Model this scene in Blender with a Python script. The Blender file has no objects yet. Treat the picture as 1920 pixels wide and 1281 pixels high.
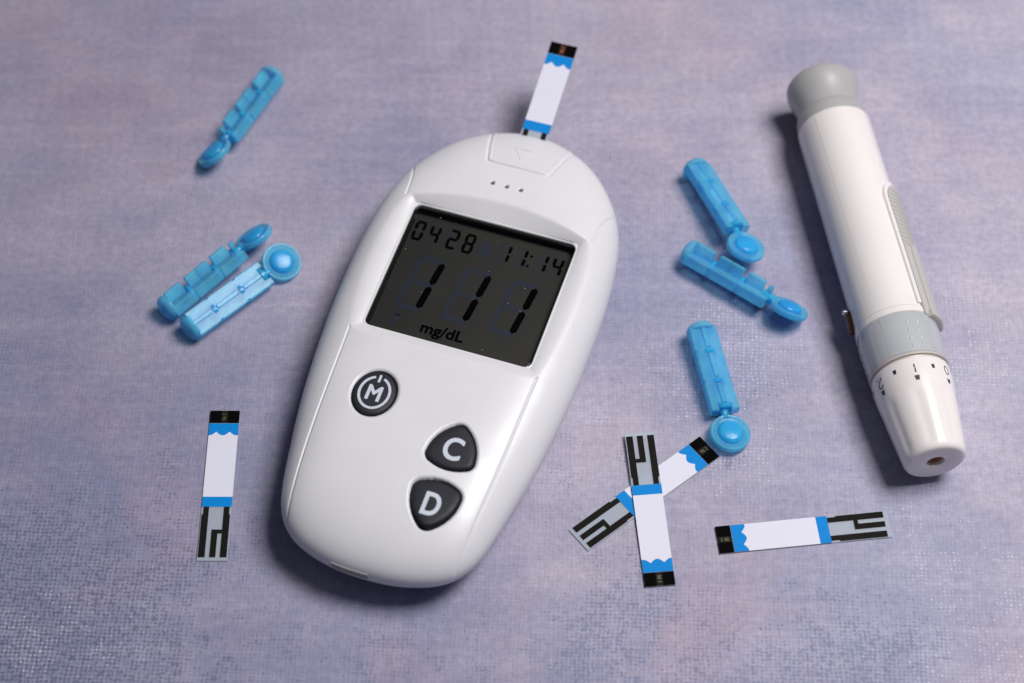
import bpy, math, random
import numpy as np
from mathutils import Vector, Matrix, Euler
random.seed(7); np.random.seed(7)
MM = 0.001
sc = bpy.context.scene
col = sc.collection

# ------------------------------------------------------------------ camera
TILT, DIST = 0.57994882, 445.212
cam_d = bpy.data.cameras.new("camera")
cam = bpy.data.objects.new("camera", cam_d); col.objects.link(cam)
cam.location = (0, -DIST*math.sin(TILT)*MM, DIST*math.cos(TILT)*MM)
cam.rotation_euler = (TILT, 0, 0)
cam_d.lens = 75; cam_d.sensor_width = 36
cam_d.clip_start = 0.01; cam_d.clip_end = 20
cam_d.dof.use_dof = True
cam_d.dof.focus_distance = 0.428
cam_d.dof.aperture_fstop = 11.0
sc.camera = cam

# ------------------------------------------------------------------ light
w = bpy.data.worlds.new("World"); sc.world = w; w.use_nodes = True
bg = w.node_tree.nodes["Background"]
bg.inputs[0].default_value = (0.50, 0.56, 0.80, 1); bg.inputs[1].default_value = 0.07

def area(name, loc, target, size, power, color, shape='SQUARE', size_y=None):
    l = bpy.data.lights.new(name, 'AREA'); l.energy = power; l.color = color
    l.shape = shape; l.size = size
    if size_y: l.size_y = size_y
    o = bpy.data.objects.new(name, l); col.objects.link(o)
    o.location = loc
    o.rotation_euler = (Vector(target) - Vector(loc)).to_track_quat('-Z', 'Y').to_euler()
    return o
area("key_softbox", (0.335, 0.07, 0.70), (0.0, 0.0, 0), 0.30, 6.9, (1.0, 0.975, 0.965))
area("top_fill_panel", (0.10, -0.30, 1.30), (0, 0, 0), 0.9, 0.55, (0.86, 0.9, 1.0))

sc.view_settings.view_transform = 'Standard'
sc.view_settings.look = 'None'
sc.view_settings.exposure = 0.0
sc.view_settings.gamma = 1.0
try:
    sc.cycles.use_denoising = True
    sc.cycles.max_bounces = 12
    sc.cycles.transmission_bounces = 10
    sc.cycles.transparent_max_bounces = 12
except Exception:
    pass

# ------------------------------------------------------------------ helpers
def link(me, name, mat=None, parent=None, smooth=True, sharp=35):
    if smooth:
        me.shade_smooth()
        if sharp: me.set_sharp_from_angle(angle=math.radians(sharp))
    o = bpy.data.objects.new(name, me); col.objects.link(o)
    if mat is not None and len(me.materials) == 0: me.materials.append(mat)
    if parent is not None: o.parent = parent
    return o

def mesh(name, verts, faces):
    me = bpy.data.meshes.new(name)
    v = np.asarray(verts, dtype=np.float64)*MM
    me.from_pydata([tuple(p) for p in v], [], [tuple(int(i) for i in f) for f in faces])
    me.validate(); me.update()
    return me

def big_mesh(name, verts, quads):
    me = bpy.data.meshes.new(name)
    v = (np.asarray(verts)*MM).astype(np.float32); q = np.asarray(quads, dtype=np.int32)
    me.vertices.add(len(v)); me.vertices.foreach_set("co", v.ravel())
    me.loops.add(q.size); me.loops.foreach_set("vertex_index", q.ravel())
    me.polygons.add(len(q)); me.polygons.foreach_set("loop_start", np.arange(0, q.size, 4, dtype=np.int32))
    try: me.polygons.foreach_set("loop_total", np.full(len(q), 4, dtype=np.int32))
    except Exception: pass
    me.update(calc_edges=True)
    return me

class MB:
    """collects shapes (millimetres) into one mesh"""
    def __init__(s): s.v = []; s.f = []
    def add(s, v, f):
        n = len(s.v); s.v += [tuple(p) for p in v]; s.f += [tuple(i+n for i in q) for q in f]; return s
    def prism(s, poly, z0, z1, bev=0.0):
        """poly in xy (counter-clockwise), extruded z0..z1 with a small chamfer on both rims"""
        poly = [Vector(p) for p in poly]; n = len(poly)
        def inset(d):
            out = []
            for i in range(n):
                a, b, c = poly[i-1], poly[i], poly[(i+1) % n]
                e1 = (b-a).normalized(); e2 = (c-b).normalized()
                n1 = Vector((-e1.y, e1.x)); n2 = Vector((-e2.y, e2.x))
                m = n1+n2; k = max(0.35, 1+n1.dot(n2))
                out.append(b + m*(d/k))
            return out
        if bev > 0:
            p2 = inset(bev)
            rings = [(p2, z0), (poly, z0+bev), (poly, z1-bev), (p2, z1)]
        else: rings = [(poly, z0), (poly, z1)]
        v = [(p.x, p.y, z) for r, z in rings for p in r]
        f = [tuple(reversed(range(n)))]
        for k in range(len(rings)-1):
            for i in range(n):
                j = (i+1) % n
                f.append((k*n+i, k*n+j, (k+1)*n+j, (k+1)*n+i))
        f.append(tuple((len(rings)-1)*n+i for i in range(n)))
        return s.add(v, f)
    def box(s, x0, x1, y0, y1, z0, z1, bev=0.0):
        return s.prism([(x0, y0), (x1, y0), (x1, y1), (x0, y1)], z0, z1, bev)
    def lathe(s, prof, axis='z', n=48, c=(0, 0, 0), rf=None):
        """prof = [(position along axis, radius)]; closed where radius is 0"""
        v = []; f = []; rings = []
        for (t, r) in prof:
            if r <= 1e-9:
                rings.append([len(v)]); v.append((t, 0.0, 0.0))
            else:
                idx = []
                for i in range(n):
                    a = 2*math.pi*i/n; rr = r if rf is None else rf(t, a, r)
                    idx.append(len(v)); v.append((t, rr*math.cos(a), rr*math.sin(a)))
                rings.append(idx)
        for A, B in zip(rings, rings[1:]):
            for i in range(n):
                j = (i+1) % n
                if len(A) == 1 and len(B) == 1: continue
                if len(A) == 1: f.append((A[0], B[j], B[i]))
                elif len(B) == 1: f.append((A[i], A[j], B[0]))
                else: f.append((A[i], A[j], B[j], B[i]))
        if axis == 'x': w_ = [(a, b, d) for a, b, d in v]
        elif axis == 'y': w_ = [(d, a, b) for a, b, d in v]
        else: w_ = [(b, d, a) for a, b, d in v]
        w_ = [(p[0]+c[0], p[1]+c[1], p[2]+c[2]) for p in w_]
        return s.add(w_, f)
    def build(s, name, mat, parent=None, smooth=True, sharp=35):
        me = mesh(name, s.v, s.f)
        # consistent outward normals
        import bmesh
        bm = bmesh.new(); bm.from_mesh(me); bmesh.ops.recalc_face_normals(bm, faces=bm.faces[:]); bm.to_mesh(me); bm.free()
        return link(me, name, mat, parent, smooth, sharp)

def empty(name, loc, rot=(0, 0, 0)):
    o = bpy.data.objects.new(name, None); col.objects.link(o)
    o.location = Vector(loc)*MM; o.rotation_euler = rot; o.empty_display_size = 0.01
    return o

def tag(o, label=None, cat=None, group=None, kind=None):
    if label: o['label'] = label
    if cat: o['category'] = cat
    if group: o['group'] = group
    if kind: o['kind'] = kind
    return o

# ------------------------------------------------------------------ materials
def nmat(name):
    m = bpy.data.materials.new(name); m.use_nodes = True
    nt = m.node_tree; b = nt.nodes["Principled BSDF"]
    return m, nt, b
def N(nt, t, **kw):
    n = nt.nodes.new(t)
    for k, v in kw.items(): setattr(n, k, v)
    return n
def setin(n, **kw):
    for k, v in kw.items(): n.inputs[k.replace('_', ' ')].default_value = v
def noise(nt, vec, scale, detail=4, rough=0.55, dist=0.0):
    n = N(nt, 'ShaderNodeTexNoise'); n.inputs['Scale'].default_value = scale
    n.inputs['Detail'].default_value = detail; n.inputs['Roughness'].default_value = rough
    n.inputs['Distortion'].default_value = dist
    nt.links.new(vec, n.inputs['Vector']); return n.outputs['Fac']
def ramp(nt, fac, stops, interp='LINEAR'):
    r = N(nt, 'ShaderNodeValToRGB'); r.color_ramp.interpolation = interp
    e = r.color_ramp.elements
    while len(e) < len(stops): e.new(0.5)
    for k, (p, c) in zip(e, stops):
        k.position = p; k.color = c if len(c) == 4 else (*c, 1)
    nt.links.new(fac, r.inputs[0]); return r.outputs[0]
def G(v): return (v, v, v, 1)
def math_(nt, op, a, b=None, clamp=False):
    n = N(nt, 'ShaderNodeMath', operation=op); n.use_clamp = clamp
    for i, x in enumerate((a, b)):
        if x is None: continue
        if isinstance(x, (int, float)): n.inputs[i].default_value = x
        else: nt.links.new(x, n.inputs[i])
    return n.outputs[0]
def mix(nt, fac, a, b, blend='MIX'):
    n = N(nt, 'ShaderNodeMix', data_type='RGBA', blend_type=blend)
    for k, x in ((0, fac), (6, a), (7, b)):
        if isinstance(x, (int, float)): n.inputs[k].default_value = x
        elif isinstance(x, tuple): n.inputs[k].default_value = x if len(x) == 4 else (*x, 1)
        else: nt.links.new(x, n.inputs[k])
    return n.outputs[2]
def obj_mm(nt):
    tc = N(nt, 'ShaderNodeTexCoord'); mp = N(nt, 'ShaderNodeMapping')
    mp.inputs['Scale'].default_value = (1000, 1000, 1000)
    nt.links.new(tc.outputs['Object'], mp.inputs['Vector']); return mp.outputs[0]

def plastic(name, colr, rough, bump=0.0, spec=0.5, coat=0.0, sss=0.0, var=0.02, dust=0.0):
    m, nt, b = nmat(name); v = obj_mm(nt)
    f = noise(nt, v, 0.06, 3)
    c0 = tuple(x*(1-var) for x in colr); c1 = tuple(min(1, x*(1+var)) for x in colr)
    cc = ramp(nt, f, [(0.3, c0), (0.7, c1)])
    if dust:
        vo = N(nt, 'ShaderNodeTexVoronoi'); vo.inputs['Scale'].default_value = 0.30; nt.links.new(v, vo.inputs['Vector'])
        pick = ramp(nt, vo.outputs['Color'], [(0.60, G(0)), (0.64, G(1))]); dd = ramp(nt, vo.outputs['Distance'], [(0.022, G(1)), (0.034, G(0))])
        cc = mix(nt, math_(nt, 'MULTIPLY', math_(nt, 'MULTIPLY', pick, dd), dust), cc, (0.16, 0.15, 0.14))
    nt.links.new(cc, b.inputs['Base Color'])
    r = ramp(nt, noise(nt, v, 0.25, 5, 0.6), [(0.3, G(rough*0.85)), (0.7, G(min(1, rough*1.15)))])
    nt.links.new(r, b.inputs['Roughness'])
    b.inputs['Specular IOR Level'].default_value = spec
    if coat: b.inputs['Coat Weight'].default_value = coat; b.inputs['Coat Roughness'].default_value = 0.12
    if sss:
        b.inputs['Subsurface Weight'].default_value = sss
        b.inputs['Subsurface Radius'].default_value = (1, 0.9, 0.8)
        b.inputs['Subsurface Scale'].default_value = 0.0012
    if bump:
        bp = N(nt, 'ShaderNodeBump'); bp.inputs['Strength'].default_value = bump
        bp.inputs['Distance'].default_value = 0.00003
        nt.links.new(noise(nt, v, 6, 2), bp.inputs['Height']); nt.links.new(bp.outputs[0], b.inputs['Normal'])
    return m

M = {}
M['white'] = plastic('white_meter_plastic', (0.69, 0.685, 0.71), 0.36, bump=0.12, sss=0.03, dust=0.8)
M['pen_white'] = plastic('ivory_pen_plastic', (0.80, 0.76, 0.745), 0.2, sss=0.15, coat=0.25, dust=0.5)
M['pen_grey'] = plastic('grey_pen_plastic', (0.40, 0.395, 0.395), 0.36, coat=0.1)
M['grip_grey'] = plastic('cool_grey_grip_plastic', (0.44, 0.46, 0.48), 0.22, coat=0.3)
M['slider_grey'] = plastic('warm_grey_slider_plastic', (0.48, 0.47, 0.45), 0.4)
M['beige_rim'] = plastic('beige_plastic', (0.52, 0.47, 0.44), 0.35)
M['rubber'] = plastic('charcoal_rubber', (0.019, 0.020, 0.027), 0.52, dust=0.5, bump=0.4, spec=0.3)
M['print_grey'] = plastic('pale_button_print', (0.56, 0.60, 0.68), 0.5)
M['ink'] = plastic('dark_ink_print', (0.02, 0.02, 0.04), 0.45)
M['black'] = plastic('black_inner_frame', (0.006, 0.006, 0.006), 0.25)
M['hole'] = plastic('dark_hole_lining', (0.10, 0.085, 0.07), 0.6)
M['brown_hole'] = plastic('brown_hole_lining', (0.50, 0.28, 0.11), 0.5)
M['label_white'] = plastic('white_strip_label', (0.70, 0.70, 0.80), 0.6, spec=0.2, var=0.01)
M['label_blue'] = plastic('blue_strip_label', (0.0, 0.22, 0.62), 0.6, spec=0.15, var=0.01)
M['strip_black'] = plastic('glossy_black_strip_tip', (0.003, 0.003, 0.003), 0.10, spec=0.2)
M['carbon'] = plastic('printed_carbon_trace', (0.010, 0.009, 0.008), 0.7, bump=0.3, spec=0.08)
M['grey_slot'] = plastic('grey_recess_plastic', (0.30, 0.29, 0.28), 0.5)

# translucent substrate of the test strips
m, nt, b = nmat('translucent_strip_film')
b.inputs['Base Color'].default_value = (0.58, 0.63, 0.70, 1); b.inputs['Roughness'].default_value = 0.3
b.inputs['Transmission Weight'].default_value = 0.25; b.inputs['IOR'].default_value = 1.45
out = [n for n in nt.nodes if n.bl_idname == 'ShaderNodeOutputMaterial'][0]
tr = N(nt, 'ShaderNodeBsdfTransparent'); tr.inputs[0].default_value = (0.9, 0.95, 1.0, 1); mx = N(nt, 'ShaderNodeMixShader'); mx.inputs[0].default_value = 0.35
nt.links.new(b.outputs[0], mx.inputs[1]); nt.links.new(tr.outputs[0], mx.inputs[2]); nt.links.new(mx.outputs[0], out.inputs[0])
M['film'] = m
m, nt, b = nmat('olive_sample_window'); v = obj_mm(nt)
b.inputs['Base Color'].default_value = (0.012, 0.012, 0.010, 1); b.inputs['Roughness'].default_value = 0.15; M['window_olive'] = m
m, nt, b = nmat('red_brown_sample_window'); v = obj_mm(nt)
c = ramp(nt, noise(nt, v, 1.3, 3), [(0.40, (0.03, 0.008, 0.006)), (0.7, (0.09, 0.025, 0.015))])
nt.links.new(c, b.inputs['Base Color']); b.inputs['Roughness'].default_value = 0.2; M['window_red'] = m
def speckled(name, a, b2):
    m, nt, b = nmat(name); v = obj_mm(nt)
    nt.links.new(ramp(nt, noise(nt, v, 3.0, 3), [(0.42, a), (0.6, b2)]), b.inputs['Base Color']); b.inputs['Roughness'].default_value = 0.3; return m
M['mark_gold'] = speckled('olive_sensor_mark', (0.02, 0.02, 0.012), (0.13, 0.12, 0.045))
M['mark_red'] = speckled('copper_sensor_mark', (0.10, 0.03, 0.02), (0.32, 0.13, 0.08))

# blue translucent lancet plastic
def blue_mat(name, base, clear, tint, rough):
    m, nt, b = nmat(name); v = obj_mm(nt)
    c = ramp(nt, noise(nt, v, 0.35, 3), [(0.3, tuple(x*0.9 for x in base)), (0.7, tuple(min(1, x*1.1) for x in base))])
    oi = N(nt, 'ShaderNodeObjectInfo'); rv = ramp(nt, oi.outputs['Random'], [(0, (0.86, 0.9, 0.95, 1)), (1, (1.15, 1.06, 1.0, 1))])
    c = mix(nt, 1.0, c, rv, 'MULTIPLY')
    nt.links.new(c, b.inputs['Base Color'])
    b.inputs['Roughness'].default_value = rough
    b.inputs['IOR'].default_value = 1.45
    b.inputs['Subsurface Weight'].default_value = 0.75
    b.inputs['Subsurface Radius'].default_value = (0.10, 0.55, 1.0)
    b.inputs['Subsurface Scale'].default_value = 0.0035
    bp = N(nt, 'ShaderNodeBump'); bp.inputs['Strength'].default_value = 0.5; bp.inputs['Distance'].default_value = 0.00010
    nt.links.new(noise(nt, v, 1.3, 4), bp.inputs['Height']); nt.links.new(bp.outputs[0], b.inputs['Normal'])
    # part of the light passes straight through the tinted plastic
    out = [n for n in nt.nodes if n.bl_idname == 'ShaderNodeOutputMaterial'][0]
    tr = N(nt, 'ShaderNodeBsdfTransparent'); tr.inputs[0].default_value = (*tint, 1)
    mx = N(nt, 'ShaderNodeMixShader'); mx.inputs[0].default_value = clear
    nt.links.new(b.outputs[0], mx.inputs[1]); nt.links.new(tr.outputs[0], mx.inputs[2]); nt.links.new(mx.outputs[0], out.inputs[0])
    return m
M['blue'] = blue_mat('translucent_blue_plastic', (0.16, 0.62, 1.0), 0.56, (0.58, 0.86, 1.0), 0.22)
M['blue_head'] = blue_mat('deep_blue_plastic', (0.05, 0.50, 0.98), 0.42, (0.44, 0.80, 1.0), 0.2)

# display
m, nt, b = nmat('dark_olive_lcd'); v = obj_mm(nt)
c = ramp(nt, noise(nt, v, 0.05, 2), [(0.3, (0.014, 0.014, 0.013)), (0.7, (0.023, 0.022, 0.017))])
nt.links.new(c, b.inputs['Base Color']); b.inputs['Roughness'].default_value = 0.45; M['lcd'] = m
m, nt, b = nmat('lcd_segment_black'); b.inputs['Base Color'].default_value = (0.0012, 0.0012, 0.0015, 1)
b.inputs['Roughness'].default_value = 0.6; b.inputs['Specular IOR Level'].default_value = 0.0; M['seg'] = m
m, nt, b = nmat('lcd_segment_faint_blue'); b.inputs['Base Color'].default_value = (0.008, 0.014, 0.032, 1)
b.inputs['Roughness'].default_value = 0.5; M['ghost'] = m
def glass(name, tint, rough, fres=1.45, dusty=False):
    m = bpy.data.materials.new(name); m.use_nodes = True; nt = m.node_tree; nt.nodes.clear()
    out = N(nt, 'ShaderNodeOutputMaterial'); mx = N(nt, 'ShaderNodeMixShader')
    tr = N(nt, 'ShaderNodeBsdfTransparent'); tr.inputs[0].default_value = (*tint, 1)
    gl = N(nt, 'ShaderNodeBsdfGlossy'); gl.inputs['Roughness'].default_value = rough; gl.inputs['Color'].default_value = (0.6, 0.6, 0.6, 1)
    fr = N(nt, 'ShaderNodeFresnel'); fr.inputs[0].default_value = fres
    nt.links.new(fr.outputs[0], mx.inputs[0]); nt.links.new(tr.outputs[0], mx.inputs[1]); nt.links.new(gl.outputs[0], mx.inputs[2])
    last = mx.outputs[0]
    if dusty:
        v = obj_mm(nt)
        vo = N(nt, 'ShaderNodeTexVoronoi'); vo.inputs['Scale'].default_value = 0.42
        nt.links.new(v, vo.inputs['Vector'])
        pick = ramp(nt, vo.outputs['Color'], [(0.55, G(0)), (0.6, G(1))])
        dots = ramp(nt, vo.outputs['Distance'], [(0.035, G(0.8)), (0.05, G(0))])
        df = N(nt, 'ShaderNodeBsdfDiffuse'); df.inputs[0].default_value = (0.35, 0.35, 0.33, 1)
        m2 = N(nt, 'ShaderNodeMixShader')
        nt.links.new(math_(nt, 'MULTIPLY', pick, dots), m2.inputs[0])
        nt.links.new(last, m2.inputs[1]); nt.links.new(df.outputs[0], m2.inputs[2]); last = m2.outputs[0]
    nt.links.new(last, out.inputs[0]); return m
M['window'] = glass('clear_display_window', (0.93, 0.93, 0.92), 0.03, dusty=True)
m, nt, b = nmat('amber_translucent_plastic')
b.inputs['Base Color'].default_value = (0.16, 0.065, 0.03, 1); b.inputs['Roughness'].default_value = 0.08
b.inputs['Transmission Weight'].default_value = 0.6; M['amber'] = m
m, nt, b = nmat('polished_steel')
b.inputs['Base Color'].default_value = (0.75, 0.8, 0.9, 1); b.inputs['Metallic'].default_value = 1
b.inputs['Roughness'].default_value = 0.15; M['steel'] = m

# painted canvas-weave table surface
def canvas():
    m, nt, b = nmat('painted_lilac_canvas'); v = obj_mm(nt)
    # warp the weave a little so the threads wander
    wn = N(nt, 'ShaderNodeTexNoise'); wn.inputs['Scale'].default_value = 0.06; wn.inputs['Detail'].default_value = 5
    wn.inputs['Roughness'].default_value = 0.75
    nt.links.new(v, wn.inputs['Vector'])
    sub = N(nt, 'ShaderNodeVectorMath', operation='SUBTRACT'); nt.links.new(wn.outputs['Color'], sub.inputs[0]); sub.inputs[1].default_value = (0.5, 0.5, 0.5)
    scl = N(nt, 'ShaderNodeVectorMath', operation='SCALE'); nt.links.new(sub.outputs[0], scl.inputs[0]); scl.inputs['Scale'].default_value = 2.6
    add = N(nt, 'ShaderNodeVectorMath', operation='ADD'); nt.links.new(v, add.inputs[0]); nt.links.new(scl.outputs[0], add.inputs[1])
    rot = N(nt, 'ShaderNodeMapping'); rot.inputs['Rotation'].default_value = (0, 0, math.radians(2.5)); nt.links.new(add.outputs[0], rot.inputs[0])
    sep = N(nt, 'ShaderNodeSeparateXYZ'); nt.links.new(rot.outputs[0], sep.inputs[0])
    P = 2*math.pi/0.86
    sx = math_(nt, 'SINE', math_(nt, 'MULTIPLY', sep.outputs[0], P))
    sy = math_(nt, 'SINE', math_(nt, 'MULTIPLY', sep.outputs[1], P*1.06))
    # pores sit where both waves are low; thread tops where both are high
    lowx = math_(nt, 'MULTIPLY_ADD', sx, -0.5); nt.nodes[-1].inputs[2].default_value = 0.5
    lowy = math_(nt, 'MULTIPLY_ADD', sy, -0.5); nt.nodes[-1].inputs[2].default_value = 0.5
    pore = math_(nt, 'MULTIPLY', lowx, lowy)
    jit = noise(nt, v, 0.95, 5, 0.75)
    pore_j = math_(nt, 'ADD', math_(nt, 'MULTIPLY', pore, 0.85), math_(nt, 'MULTIPLY', math_(nt, 'SUBTRACT', jit, 0.5), 5.0))
    sh = N(nt, 'ShaderNodeMapping'); sh.inputs['Location'].default_value = (31, 57, 0); nt.links.new(v, sh.inputs[0])
    def blob(x, y, r, amp):
        d = N(nt, 'ShaderNodeVectorMath', operation='DISTANCE'); nt.links.new(v, d.inputs[0]); d.inputs[1].default_value = (x, y, 0)
        return math_(nt, 'MULTIPLY', ramp(nt, math_(nt, 'DIVIDE', d.outputs['Value'], r), [(0.0, G(1)), (1.0, G(0))], 'EASE'), amp)
    # broad colour fields
    big = noise(nt, v, 0.014, 6, 0.6, 0.3)
    big = math_(nt, 'ADD', big, math_(nt, 'MULTIPLY', N(nt, 'ShaderNodeSeparateXYZ').outputs[1], 0.0010)); nt.links.new(v, [n for n in nt.nodes if n.bl_idname == 'ShaderNodeSeparateXYZ'][-1].inputs[0])
    big2 = noise(nt, sh.outputs[0], 0.022, 5, 0.6, 0.4)
    base = ramp(nt, big, [(0.36, (0.262, 0.270, 0.395)), (0.48, (0.306, 0.292, 0.400)), (0.58, (0.370, 0.340, 0.430))])
    big2 = math_(nt, 'ADD', big2, blob(-92, 62, 62, 0.10))
    pink = ramp(nt, big2, [(0.53, G(0)), (0.68, G(1))])
    base = mix(nt, math_(nt, 'MULTIPLY', pink, 0.5), base, (0.42, 0.32, 0.39))
    bl = ramp(nt, noise(nt, v, 0.03, 5, 0.62, 0.5), [(0.52, G(0)), (0.70, G(1))])
    base = mix(nt, math_(nt, 'MULTIPLY', bl, 0.30), base, (0.275, 0.305, 0.435))
    # dry-brush streaks running roughly left-right and up-down
    for scv, amt, cc in (((0.03, 0.40, 1), 0.30, (0.49, 0.45, 0.53)), ((0.45, 0.03, 1), 0.30, (0.45, 0.40, 0.49)), ((0.9, 0.05, 1), 0.22, (0.25, 0.24, 0.35)), ((0.05, 0.9, 1), 0.16, (0.27, 0.27, 0.39))):
        mp = N(nt, 'ShaderNodeMapping'); mp.inputs['Scale'].default_value = scv; mp.inputs['Rotation'].default_value = (0, 0, math.radians(3)); nt.links.new(v, mp.inputs[0])
        st = ramp(nt, noise(nt, mp.outputs[0], 1.0, 5, 0.65), [(0.48, G(0)), (0.72, G(1))])
        base = mix(nt, math_(nt, 'MULTIPLY', st, amt), base, cc)
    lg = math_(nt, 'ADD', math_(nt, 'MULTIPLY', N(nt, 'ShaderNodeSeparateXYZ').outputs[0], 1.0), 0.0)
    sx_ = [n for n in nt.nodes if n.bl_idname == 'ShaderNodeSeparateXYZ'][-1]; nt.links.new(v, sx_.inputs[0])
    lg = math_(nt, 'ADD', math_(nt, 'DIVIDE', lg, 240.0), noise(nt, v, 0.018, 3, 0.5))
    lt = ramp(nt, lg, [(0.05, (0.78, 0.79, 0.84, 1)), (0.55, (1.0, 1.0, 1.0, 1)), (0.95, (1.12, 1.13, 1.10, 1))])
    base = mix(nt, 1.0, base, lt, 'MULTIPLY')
    mott = ramp(nt, noise(nt, v, 0.7, 5, 0.75), [(0.25, G(0.72)), (0.75, G(1.28))])
    base = mix(nt, 0.75, base, mott, 'MULTIPLY')
    mp = N(nt, 'ShaderNodeMapping'); mp.inputs['Location'].default_value = (11, 83, 0); mp.inputs['Scale'].default_value = (0.8, 1.3, 1); nt.links.new(v, mp.inputs[0])
    cl = ramp(nt, noise(nt, mp.outputs[0], 0.055, 7, 0.68, 0.35), [(0.33, (0.89, 0.90, 0.94, 1)), (0.5, (1, 1, 1, 1)), (0.67, (1.13, 1.11, 1.09, 1))])
    base = mix(nt, 1.0, base, cl, 'MULTIPLY')
    # thread by thread tone
    thr = math_(nt, 'MULTIPLY_ADD', math_(nt, 'ADD', sx, sy), 0.018); nt.nodes[-1].inputs[2].default_value = 1.0
    tc = N(nt, 'ShaderNodeCombineColor')
    for i in range(3): nt.links.new(thr, tc.inputs[i])
    base = mix(nt, 1.0, base, tc.outputs[0], 'MULTIPLY')
    # where paint missed the pores of the weave, dark blue-grey shows
    pm = math_(nt, 'SUBTRACT', noise(nt, sh.outputs[0], 0.03, 5, 0.65, 0.2), 0.05)
    for a in (blob(-100, -86, 72, 0.75), blob(-30, -84, 40, 0.12), blob(34, -90, 62, 0.36), blob(20, -24, 24, 0.16), blob(44, -30, 14, 0.15), blob(-60, -45, 30, 0.05), blob(72, -76, 30, 0.12)):
        pm = math_(nt, 'ADD', pm, a)
    pm = math_(nt, 'ADD', pm, math_(nt, 'MULTIPLY', math_(nt, 'SUBTRACT', noise(nt, sh.outputs[0], 0.22, 3, 0.6), 0.5), 0.9))
    patch = ramp(nt, pm, [(0.46, G(0)), (0.78, G(1))])
    thrv = math_(nt, 'SUBTRACT', 1.36, math_(nt, 'MULTIPLY', patch, 1.12))
    pmask = math_(nt, 'MULTIPLY', math_(nt, 'SUBTRACT', pore_j, thrv), 3.2, clamp=True)
    pmask = math_(nt, 'MULTIPLY', pmask, 0.72)
    pcol = mix(nt, blob(-100, -88, 95, 1.0), (0.165, 0.19, 0.315), (0.055, 0.065, 0.105))
    col1 = mix(nt, pmask, base, pcol)
    # pale dry-brush specks on raised threads, their specular sparkle put into the colour
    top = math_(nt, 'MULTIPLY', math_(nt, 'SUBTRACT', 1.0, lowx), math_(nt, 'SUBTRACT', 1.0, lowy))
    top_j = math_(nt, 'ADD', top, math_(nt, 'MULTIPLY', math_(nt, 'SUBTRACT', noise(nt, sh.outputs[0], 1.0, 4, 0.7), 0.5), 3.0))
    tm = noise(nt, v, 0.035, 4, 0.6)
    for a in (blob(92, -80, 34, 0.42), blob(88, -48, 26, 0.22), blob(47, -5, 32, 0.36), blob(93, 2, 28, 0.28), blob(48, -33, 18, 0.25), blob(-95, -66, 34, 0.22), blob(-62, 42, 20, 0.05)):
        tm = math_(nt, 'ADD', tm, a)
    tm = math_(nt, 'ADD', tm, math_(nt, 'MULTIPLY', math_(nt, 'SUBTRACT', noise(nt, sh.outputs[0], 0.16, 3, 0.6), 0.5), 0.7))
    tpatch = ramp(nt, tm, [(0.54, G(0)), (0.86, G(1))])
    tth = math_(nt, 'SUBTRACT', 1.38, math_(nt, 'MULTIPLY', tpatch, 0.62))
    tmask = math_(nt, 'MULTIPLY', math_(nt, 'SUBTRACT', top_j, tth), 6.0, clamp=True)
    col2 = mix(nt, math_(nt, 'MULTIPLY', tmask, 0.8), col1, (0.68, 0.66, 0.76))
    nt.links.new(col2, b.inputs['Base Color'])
    # relief
    h = math_(nt, 'ADD', math_(nt, 'MULTIPLY', math_(nt, 'ADD', sx, sy), 0.10), math_(nt, 'MULTIPLY', pmask, -0.8))
    h = math_(nt, 'ADD', h, math_(nt, 'MULTIPLY', jit, 0.8)); h = math_(nt, 'ADD', h, math_(nt, 'MULTIPLY', tmask, 0.5))
    bp = N(nt, 'ShaderNodeBump'); bp.inputs['Strength'].default_value = 0.55; bp.inputs['Distance'].default_value = 0.00012
    nt.links.new(h, bp.inputs['Height']); nt.links.new(bp.outputs[0], b.inputs['Normal'])
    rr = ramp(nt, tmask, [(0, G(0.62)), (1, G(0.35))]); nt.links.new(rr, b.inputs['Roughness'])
    b.inputs['Specular IOR Level'].default_value = 0.35
    return m
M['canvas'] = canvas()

# ------------------------------------------------------------------ the surface
me = mesh('tabletop', [(-600, -600, 0), (600, -600, 0), (600, 600, 0), (-600, 600, 0), (-600, -600, -12), (600, -600, -12), (600, 600, -12), (-600, 600, -12)],
          [(0, 1, 2, 3), (7, 6, 5, 4), (0, 4, 5, 1), (1, 5, 6, 2), (2, 6, 7, 3), (3, 7, 4, 0)])
tag(link(me, 'tabletop', M['canvas'], smooth=False), kind='structure')

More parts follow.
